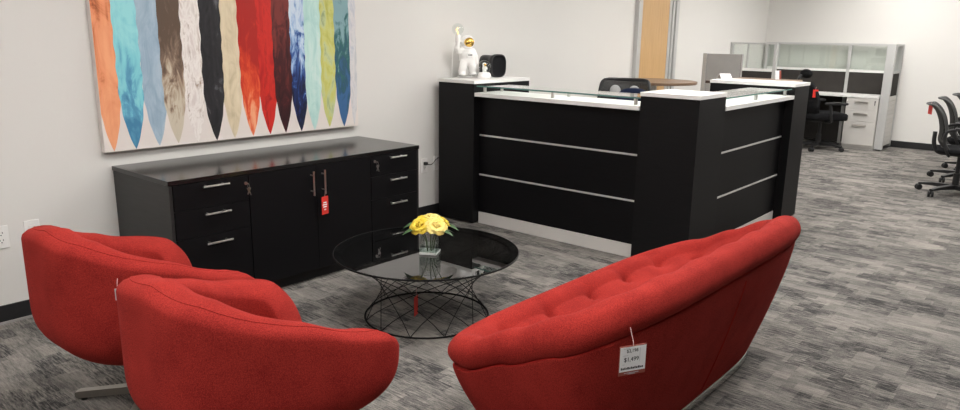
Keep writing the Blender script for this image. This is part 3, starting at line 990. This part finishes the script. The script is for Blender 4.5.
# vase with roses
VX, VY = 2.636, -1.588
vz = TZ + .001
va = empty('vase', (VX, VY, vz), .5, 'square clear glass vase of yellow roses on the coffee table', 'vase')
w = .046; th = .004; hh = .115
bm = bmesh.new()
build('glass_base', B(-w, w, -w, w, 0, .0118, .002), M['base_glint'], va)
for a in range(4):
    b2 = bmesh.new(); box(b2, -w, w, -w, -w + th, .012, hh); merge(bm, b2, Matrix.Rotation(a * PI / 2, 4, 'Z'))
build('glass_body', bm, M['glass'], va)
build('water', B(-w + th + .0005, w - th - .0005, -w + th + .0005, w - th - .0005, .0125, .05), M['glass_green'], va)
def rose_mat(name, c1, c2):
    m = mat(name, c1, 0.6, spec=0.2)
    n = noise(m, coords(m), 30, 2)
    lk(m, ramp(m, n, [(0.3, c2), (0.7, c1)]), bsdf(m).inputs['Base Color'])
    bsdf(m).inputs['Subsurface Weight'].default_value = 0.0
    return m
RY = [rose_mat('rose_deep_yellow', (0.80, 0.64, 0.09), (0.60, 0.42, 0.03)), rose_mat('rose_pale_yellow', (0.88, 0.76, 0.30), (0.78, 0.60, 0.14))]
def bloom(r, seed):
    rnd = random.Random(seed)
    bm = bmesh.new()
    for layer, (n, tilt, ln, wd) in enumerate(((3, .12, .75, .55), (4, .38, .85, .7), (5, .70, .98, .85), (6, 1.05, 1.05, .95))):
        for k in range(n):
            az = 2 * PI * (k + .37 * layer) / n + rnd.uniform(-.2, .2)
            rowsP = []
            for i in range(7):
                v = i / 6
                row = []
                for j in range(7):
                    u = (j / 6 - .5) * 2
                    ang = tilt * (0.35 + .65 * v) + rnd.uniform(-.02, .02)
                    hwid = wd * r * math.sin(PI * min(1, .18 + .62 * v)) * (1 - .25 * max(0, v - .8) * 5 * u * u)
                    rad = r * ln * v
                    curl = (v ** 6) * .25 * r * (1 if layer > 1 else -.3)
                    ox = rad * math.sin(ang) + curl - .16 * r * u * u * (1.2 - tilt * .5)
                    oz = rad * math.cos(ang) - curl * .5 - .5 * r + .03 * r * math.sin(5 * u + seed)
                    oy = hwid * u * .85
                    row.append(Vector((ox * math.cos(az) - oy * math.sin(az), ox * math.sin(az) + oy * math.cos(az), oz)))
                rowsP.append(row)
            grid_surface(bm, rowsP, False)
    return bm
def leaf_bm(L, W):
    bm = bmesh.new(); rows = []
    for i in range(9):
        v = i / 8; ww = W * math.sin(PI * v ** .8) + .0008
        rows.append([Vector((L * v, ww * u, .18 * ww * abs(u) * 2 - .25 * L * v * v)) for u in (-1, -.5, 0, .5, 1)])
    grid_surface(bm, rows, False)
    return bm
# right and up vectors of a person standing in front: roses spread around the vase mouth
ru = Vector((.649, -.761, 0)); fu = Vector((-.763, -.647, 0))
roses = [('large deep yellow rose at the left of the vase', -.050, .030, .158, .052, 0, (-.40, .75)),
         ('large pale yellow rose at the right front of the vase', .036, .042, .160, .053, 1, (.30, .75)),
         ('pale yellow rose at the top centre of the bunch', .004, -.020, .190, .046, 1, (.0, .1)),
         ('deep yellow rose at the right edge of the bunch', .062, -.022, .172, .045, 0, (.5, 0)),
         ('deep yellow rose tucked at the left back of the bunch', -.050, -.040, .176, .045, 0, (-.45, -.2))]
for i, (lab, du, df, z, r, ci, (tu, tf)) in enumerate(roses):
    p = Vector((VX, VY, vz)) + ru * du + fu * df
    t = empty('yellow_rose', (p.x, p.y, vz + .02), 0, lab, 'flower', 'yellow roses in the vase')
    ax = (ru * tu + fu * tf + Vector((0, 0, 1))).normalized()
    rot = Vector((0, 0, 1)).rotation_difference(ax).to_matrix().to_4x4()
    b2 = bloom(r, i + 1)
    bm = bmesh.new(); merge(bm, b2, Matrix.Translation((0, 0, z - .02)) @ rot)
    o = build('bloom', bm, RY[ci], t, True)
    md = o.modifiers.new('thick', 'SOLIDIFY'); md.thickness = .0012
    foot = Vector((VX, VY, vz)) - p; foot = foot * .75; foot.z = 0
    build('stem', tube(bmesh.new(), [foot + Vector((0, 0, -.006)), foot * .8 + Vector((0, 0, .05)), Vector((0, 0, z - .02 - r * .45))], .0028, 8), M['stem'], t, True)
    for k, sgn in enumerate((-1, 1) if i < 2 else (1,)):
        lb = leaf_bm(.085, .020)
        d = ru * (-1 if i in (0, 4) else 1) * 1.0 + fu * (.4 * sgn)
        ang = math.atan2(d.y, d.x)
        bm = bmesh.new(); merge(bm, lb, Matrix.Translation(Vector((0, 0, z - .045)) + d.normalized() * .012) @ Matrix.Rotation(ang, 4, 'Z'))
        o = build('leaf', bm, M['leaf'], t, True)

# ------------------------------------------------------------------ office chairs
def chair_base(t, R=.32, met='black_plastic', zc=.40):
    build('gas_column', lathe(bmesh.new(), [(0, .07), (.03, .07), (.03, .22), (.02, .22), (.02, zc), (0, zc)], 18), M['black_plastic'], t)
    st = bmesh.new()
    lathe(st, [(0, .06), (.045, .06), (.045, .105), (0, .105)], 20)
    for k in range(5):
        a = 2 * PI * k / 5 + .3
        b2 = bmesh.new(); prev = None
        for r_, z0, z1, w in ((.03, .06, .105, .03), (R * .6, .066, .098, .024), (R, .060, .078, .018)):
            cur = [b2.verts.new((r_, sy * w, z)) for sy, z in ((-1, z0), (1, z0), (1, z1), (-1, z1))]
            if prev:
                for i in range(4): b2.faces.new((prev[i], prev[(i + 1) % 4], cur[(i + 1) % 4], cur[i]))
            else: b2.faces.new(cur[::-1])
            prev = cur
        b2.faces.new(prev)
        merge(st, b2, Matrix.Rotation(a, 4, 'Z'))
        c = (R * math.cos(a), R * math.sin(a), .03)
        bm = bmesh.new()
        for s in (-1, 1):
            b2 = bmesh.new(); lathe(b2, [(0, -.010), (.026, -.010), (.030, -.006), (.030, .006), (.026, .010), (0, .010)], 18, (0, s * .016, 0), 'y')
            merge(bm, b2, Matrix.Translation(c) @ Matrix.Rotation(a + .8, 4, 'Z'))
        tube(bm, [c, (c[0], c[1], .062)], .009, 8)
        build('caster', bm, M['black_plastic'], t, False)
    build('star_base', st, M[met], t)

def pad(bm, cx, cz, hx, hy, h, e=3.0, n=60, zfun=None):
    rows = []
    for d, dz in ((.05, -h), (.012, -h), (0, -h * .6), (0, h * .4), (.015, h * .85), (.05, h), (.12, h * 1.02), (min(hx, hy) - .005, h)):
        rows.append([Vector((cx + plan(2 * PI * k / n, hx - d, hy - d, e)[0], plan(2 * PI * k / n, hx - d, hy - d, e)[1], cz + dz)) for k in range(n)])
    R = grid_surface(bm, rows); bm.faces.new(R[0][::-1]); bm.faces.new(R[-1])
    for v in bm.verts:
        if zfun: v.co.z += zfun(v.co.x, v.co.y)
    bmesh.ops.recalc_face_normals(bm, faces=bm.faces[:])
    return bm

def back_sheet(bm, prof, hw, th, curve=.06, n=16, hole=False):
    """prof: list of (x,z,width factor); a curved sheet with thickness"""
    P = catmull(prof, 5)
    front, back = [], []
    for x, z, wf in P:
        front.append([Vector((x + th / 2 + curve * (u * u), hw * wf * u, z)) for u in [(-1 + 2 * k / n) for k in range(n + 1)]])
        back.append([Vector((x - th / 2 + curve * (u * u), hw * wf * u, z)) for u in [(-1 + 2 * k / n) for k in range(n + 1)]])
    rows = [f + b[::-1] for f, b in zip(front, back)]
    R = grid_surface(bm, rows); bm.faces.new(R[0][::-1]); bm.faces.new(R[-1])
    bmesh.ops.recalc_face_normals(bm, faces=bm.faces[:])
    return bm
def mesh_mat():
    m = mat('black_mesh', (0.03, 0.03, 0.03), .6)
    nt = m.node_tree; out = nt.nodes['Material Output']
    tr = nd(m, 'ShaderNodeBsdfTransparent'); mx = nd(m, 'ShaderNodeMixShader'); mx.inputs[0].default_value = .22
    lk(m, bsdf(m).outputs[0], mx.inputs[1]); lk(m, tr.outputs[0], mx.inputs[2]); lk(m, mx.outputs[0], out.inputs[0])
    return m
M['mesh'] = mesh_mat()

# (a) row of mesh meeting chairs, local +x = facing
def make_mesh_chair(label):
    t = empty('mesh_chair', (0, 0, 0), 0, label, 'office chair', 'black mesh chairs at the right')
    chair_base(t, .33)
    bm = box(bmesh.new(), -.12, .12, -.09, .09, .395, .425, .01)
    build('tilt_mechanism', bm, M['black_plastic'], t)
    build('seat', pad(bmesh.new(), .03, .450, .24, .24, .024, zfun=lambda x, y: -.25 * max(0, x - .15) ** 2 * 4 + .12 * y * y), M['black_fabric'], t, True)
    prof = [(-.16, .47, .92), (-.205, .54, .98), (-.205, .64, 1.0), (-.225, .74, .98), (-.265, .83, .94), (-.315, .885, .90), (-.345, .895, .88)]
    bk = build('backrest', back_sheet(bmesh.new(), prof, .215, .008), M['mesh'], t, True)
    bm = bmesh.new()
    for s in (-1, 1):
        tube(bm, [(x + .06 * wf * wf, s * .215 * wf, z) for x, z, wf in catmull(prof, 4)], .013, 8)
    tube(bm, [(-.345 + .06 * u * u, .19 * u, .895) for u in [k / 6 - 1 for k in range(13)]], .010, 8)
    tube(bm, [(-.16 + .06 * u * u, .20 * u, .47) for u in [k / 6 - 1 for k in range(13)]], .013, 8)
    build('back_frame', bm, M['grey_plastic'], t, True)
    build('back_spine', tube(bmesh.new(), catmull([(-.08, 0, .41), (-.19, 0, .42), (-.235, 0, .50), (-.24, 0, .62)], 5), .020, 10), M['black_plastic'], t, True)
    for s in (-1, 1):
        bm = tube(bmesh.new(), catmull([(-.10, s * .12, .41), (-.10, s * .25, .42), (-.14, s * .275, .50), (-.16, s * .275, .60), (-.12, s * .275, .665), (-.02, s * .275, .675), (.10, s * .275, .672)], 5), .014, 8)
        box(bm, -.08, .13, s * .275 - .035, s * .275 + .035, .675, .695, .008)
        build('armrest', bm, M['black_plastic'], t, False)
    return t
cA = make_mesh_chair('black mesh chair with a red tag on its back, first of the row at right')
rz = math.radians(-82)
cA.location = (8.515, -3.19, 0); cA.rotation_euler = (0, 0, rz)
dup(cA, (9.455, -3.145, 0), rz, 'black mesh chair second in the row at the right edge, behind the tagged chair')
dup(cA, (10.24, -3.17, 0), rz, 'black mesh chair farthest in the row at the right edge')
tg = empty('sale_tag', (8.480, -2.880, .888), .5, 'red paper tag on the top of the first black mesh chair', 'tag')
build('card', B(-.05, .05, -.001, .001, -.10, -.01, .0004), M['red_tag'], tg)
build('string', tube(bmesh.new(), [(0, 0, -.01), (.002, -.002, .0), (.006, -.006, .02)], .0015, 6), M['thread'], tg)

# (b) workstation chair with headrest
t = empty('task_chair', (10.82, -1.225, 0), math.radians(-50), 'black task chair with headrest in front of the cubicle desk', 'office chair')
t.scale = (1.12, 1.12, .96)
chair_base(t, .31, 'black_plastic', .42)
build('tilt_mechanism', B(-.12, .12, -.09, .09, .40, .435, .01), M['black_plastic'], t)
build('seat', pad(bmesh.new(), .03, .485, .25, .25, .052, zfun=lambda x, y: .15 * y * y), M['black_fabric'], t, True)
prof = [(-.20, .52, .8), (-.225, .62, 1.0), (-.225, .72, 1.0), (-.25, .84, .92), (-.285, .94, .72), (-.30, .975, .5)]
build('backrest', back_sheet(bmesh.new(), prof, .23, .035, .07), M['black_fabric'], t, True)
build('back_support', tube(bmesh.new(), catmull([(-.06, 0, .42), (-.24, 0, .44), (-.30, 0, .60), (-.31, 0, .85), (-.335, 0, .99), (-.30, 0, 1.07)], 5), .018, 10), M['black_plastic'], t, True)
build('headrest', ball(bmesh.new(), (-.245, 0, 1.085), (.045, .145, .066), 20, 14), M['black_fabric'], t, True)
for s in (-1, 1):
    bm = tube(bmesh.new(), catmull([(0, s * .12, .415), (.0, s * .27, .43), (-.02, s * .30, .52), (-.04, s * .30, .66)], 5), .018, 8)
    b2 = bmesh.new(); pad(b2, 0, .69, .14, .045, .018, 2.6, 40); merge(bm, b2, Matrix.Translation((.03, s * .30, 0)))
    build('armrest', bm, M['black_plastic'], t, False)
tg = empty('sale_tag', (10.50, -1.205, .85), -.86, 'red paper tag hanging on the backrest of the black task chair', 'tag')
build('card', B(-.036, .036, -.001, .001, -.115, -.01, .0004), M['red_tag'], tg)
build('string', tube(bmesh.new(), [(0, 0, -.01), (.0, .002, .01), (.01, .004, .03)], .0015, 6), M['thread'], tg)

# (c) chair behind the reception counter
t = empty('desk_chair', (5.60, -.98, 0), math.radians(197), 'black mesh chair behind the reception counter, only its backrest showing', 'office chair')
chair_base(t, .32)
build('tilt_mechanism', B(-.12, .12, -.09, .09, .40, .435, .01), M['black_plastic'], t)
build('seat', pad(bmesh.new(), .03, .47, .245, .245, .03, zfun=lambda x, y: .15 * y * y), M['black_fabric'], t, True)
prof = [(-.20, .54, .9), (-.235, .66, 1.0), (-.235, .80, 1.03), (-.25, .98, 1.0), (-.27, 1.09, .95), (-.285, 1.12, .86)]
build('backrest', back_sheet(bmesh.new(), prof, .225, .008, .06), M['mesh'], t, True)
bm = bmesh.new()
pp = [(x + .06 * wf * wf, .225 * wf, z) for x, z, wf in catmull(prof, 4)]
loop = pp + [(-.285 + .06 * .86 ** 2 * u * u, .225 * .86 * u, 1.128) for u in (.8, .5, .2, -.2, -.5, -.8)] + [(x, -y, z) for x, y, z in pp[::-1]]
tube(bm, loop, .014, 8, True)
build('back_frame', bm, M['black_plastic'], t, True)
for s in (-1, 1):
    build('lumbar_pad', ball(bmesh.new(), (-.215, s * .085, 1.03), (.016, .05, .05), 16, 10), M['grey_fabric'], t, True)
build('back_support', tube(bmesh.new(), catmull([(-.06, 0, .42), (-.26, 0, .44), (-.31, 0, .60), (-.30, 0, .90), (-.30, 0, 1.0)], 5), .02, 10), M['black_plastic'], t, True)
for s in (-1, 1):
    bm = tube(bmesh.new(), catmull([(0, s * .12, .415), (.0, s * .27, .43), (-.02, s * .29, .52), (-.04, s * .29, .66)], 5), .016, 8)
    b2 = bmesh.new(); pad(b2, 0, .68, .12, .04, .014, 2.6, 40); merge(bm, b2, Matrix.Translation((.03, s * .29, 0)))
    build('armrest', bm, M['black_plastic'], t, False)
bm = pad(bmesh.new(), 0, 0, .13, .15, .035, 2.8, 40)
o = build('back_cushion', bm, M['navy'], t, True)
o['label'] = 'dark navy cushion'
o.location = (-.175, .09, .93); o.rotation_euler = (0, math.radians(80), 0)

# ------------------------------------------------------------------ tall tables behind the desk
t = empty('high_table', (7.12, -.52, 0), 0, 'tall round brown wood-top table in front of the maple door', 'table')
build('table_top', lathe(bmesh.new(), [(0, 1.025), (.440, 1.025), (.448, 1.028), (.45, 1.050), (.445, 1.053), (0, 1.053)], 64), M['walnut'], t)
build('column', lathe(bmesh.new(), [(.22, .0), (.24, .012), (.05, .03), (.038, .06), (.038, 1.0), (.12, 1.015), (.12, 1.0245), (0, 1.0245)], 32), M['white_lam'], t, False)
t = empty('standing_desk', (8.1, -1.28, 0), 0, 'raised brown-topped desk behind the right end of the reception desk', 'desk')
build('desk_top', B(-.62, .40, -.34, .34, 1.035, 1.062, .002), M['walnut'], t)
build('edge_band', B(-.6235, -.6205, -.34, .34, 1.035, 1.062), M['walnut_edge'], t)
for sx in (-.45, .30):
    build('leg', B(sx - .04, sx + .04, -.14, -.06, .022, 1.0, .003), M['alu_paint'], t)
    build('foot', B(sx - .035, sx + .035, -.32, .2, 0, .0215, .003), M['alu_paint'], t)
build('crossbeam', B(-.50, .35, -.13, -.07, 1.0005, 1.0345, .002), M['alu_paint'], t)
t = empty('fabric_screen', (8.75, -.58, 0), 0, 'grey fabric partition screen standing behind the raised desk', 'partition')
build('fabric_panel', B(-.02, .02, -.235, .185, .06, 1.315, .003), M['grey_fabric'], t)
build('end_post', B(-.028, .028, .186, .235, .0, 1.32, .003), M['alu_paint'], t)
build('end_post', B(-.022, .022, -.250, -.2355, .0, 1.318, .002), M['trim_grey'], t)
t = empty('sign_card', (7.72, -1.045, 1.0625), math.radians(-25), 'small white folded sign card on the raised brown desk', 'sign')
bm = bmesh.new()
b2 = bmesh.new(); box(b2, -.075, .075, -.001, .001, 0, .085); merge(bm, b2, Matrix.Translation((0, -.047, 0)) @ Matrix.Rotation(math.radians(-35), 4, 'X'))
b2 = bmesh.new(); box(b2, -.075, .075, -.001, .001, 0, .085); merge(bm, b2, Matrix.Translation((0, .047, 0)) @ Matrix.Rotation(math.radians(35), 4, 'X'))
build('card', bm, M['white_card'], t)

# ------------------------------------------------------------------ cubicle workstation at the back wall
CXW, ZP = 11.72, 1.425
cu = empty('cubicle_partition', (CXW, -1.0, 0), 0, 'silver framed cubicle partition with glass top and charcoal panels along the back wall', 'partition')
def rel(o):  # children given in world coordinates, moved under the empty
    o.location = (-CXW, 1.0, 0)
    return o
YA, YB = -.06, -1.845
posts = [YA - .02, -.235, -1.275, YB + .02]
for y in posts:
    rel(build('post', B(CXW - .03, CXW + .03, y - .022, y + .022, 0, ZP, .003), M['alu_paint'], cu))
bm = box(bmesh.new(), CXW - .035, CXW + .035, YB, YA, ZP + .0005, ZP + .03, .004)
rel(build('top_rail', bm, M['alu_paint'], cu))
for a, b in zip(posts, posts[1:]):
    y0, y1 = b + .0225, a - .0225
    rel(build('glass_pane', B(CXW - .004, CXW + .004, y0, y1, 1.085, ZP - .001), M['frost'], cu))
    rel(build('rail', B(CXW - .032, CXW + .032, y0, y1, 1.048, 1.084, .002), M['white_lam'], cu))
    rel(build('fabric_panel', B(CXW - .025, CXW + .025, y0, y1, .75, 1.047, .002), M['char_fabric'], cu))
    rel(build('lower_panel', B(CXW - .025, CXW + .025, y0, y1, .02, .7495, .002), M['char_fabric'], cu))
# right return panel
cr2 = empty('partition_return', (11.25, -1.89, 0), 0, 'silver end panel of the cubicle with slatted lower part, beside the back wall', 'partition')
def rel2(o):
    o.location = (-11.25, 1.89, 0); return o
rel2(build('end_post', B(11.225, 11.29, -1.955, -1.85, 0.02, ZP + .03, .004), M['alu_paint'], cr2))
rel2(build('top_rail', B(11.2905, 11.76, -1.945, -1.86, ZP, ZP + .03, .003), M['alu_paint'], cr2))
rel2(build('glass_pane', B(11.292, 11.745, -1.912, -1.902, 1.085, ZP - .0005), M['frost'], cr2))
rel2(build('rail', B(11.2905, 11.745, -1.94, -1.87, 1.055, 1.084, .002), M['alu_paint'], cr2))
rel2(build('fabric_panel', B(11.2905, 11.745, -1.94, -1.87, .75, 1.0545, .002), M['char_fabric'], cr2))
bm = bmesh.new()
for k in range(11):
    box(bm, 11.2905, 11.745, -1.944, -1.87, .06 + k * .0625, .06 + k * .0625 + .059, .004)
rel2(build('slatted_panel', bm, M['cab_grey'], cr2))
rel2(build('back_post', B(11.746, 11.79, -1.95, -1.855, .02, ZP + .03, .003), M['alu_paint'], cr2))
rel2(build('base_trim', B(11.24, 11.78, -1.935, -1.87, 0, .0195), M['black_plastic'], cr2))
# worktop and pedestal
t = empty('worktop', (11.45, -1.0, .72), 0, 'white worktop of the cubicle running between the partition and pedestal', 'desk')
build('surface', B(-.26, .235, -.845, .90, 0.0, .025, .002), M['white_lam'], t)
build('support_leg', B(-.20, .20, .86, .885, -.72, -.0005), M['cab_grey'], t)
t = empty('pedestal_cabinet', (11.4, -1.637, 0), 0, 'light grey three-drawer pedestal under the cubicle worktop', 'drawer cabinet')
build('body', B(-.185, .27, -.205, .205, .03, .7195, .002), M['cab_grey'], t)
build('plinth', B(-.17, .25, -.20, .20, 0, .0295), M['cab_grey'], t)
for z0, z1 in ((.555, .712), (.395, .551), (.06, .391)):
    d = build('drawer', B(-.205, -.1855, -.203, .203, z0, z1, .002), M['cab_grey'], t)
    hz = z1 - .055
    bm = box(bmesh.new(), -.232, -.226, -.085, .085, hz - .014, hz + .014, .002)
    box(bm, -.2265, -.2052, -.085, -.077, hz - .008, hz + .008); box(bm, -.2265, -.2052, .077, .085, hz - .008, hz + .008)
    build('handle', bm, M['nickel'], d)
    if z1 > .7:
        bm = lathe(bmesh.new(), [(0, 0), (.010, 0), (.010, -.006), (0, -.006)], 12, (-.2052, -.165, .675), 'x')
        box(bm, -.222, -.2115, -.169, -.161, .625, .683)
        build('lock', bm, M['grey_plastic'], d)
# left return screen near the wall
lf = empty('partition_screen', (10.45, -.265, 0), 0, 'silver framed glass screen left of the cubicle, near the wall corner', 'partition')
rl = [.255, -.255]
for y in (-.375, .25):
    build('post', B(-.025, .025, y - .022, y + .022, 0, ZP, .003), M['alu_paint'], lf)
build('top_rail', B(-.03, .03, -.397, .272, ZP + .0005, ZP + .022, .003), M['alu_paint'], lf)
build('glass_pane', B(-.004, .004, -.3525, .2275, 1.095, ZP - .0005), M['frost'], lf)
for y in (.016, -.25):
    build('mullion', B(-.014, .014, y - .010, y + .010, 1.0945, ZP - .0005), M['alu_paint'], lf)
build('rail', B(-.028, .028, -.3525, .2275, 1.055, 1.094, .002), M['white_lam'], lf)
build('fabric_panel', B(-.022, .022, -.3525, .2275, .06, 1.0545, .002), M['char_fabric'], lf)
# small red-white thing on the far desk
t = empty('sign_card', (8.33, -1.41, 1.0625), math.radians(-40), 'small brown and white card leaning on the far side of the raised desk', 'sign')
b2 = box(bmesh.new(), -.035, .035, -.001, .001, 0, .10)
o = build('card', b2, M['white_card'], t); o.rotation_euler = (-.2, 0, 0)
o = build('stripe', B(.012, .0345, -.0018, -.0012, .002, .098), M['brown_card'], t); o.rotation_euler = (-.2, 0, 0)
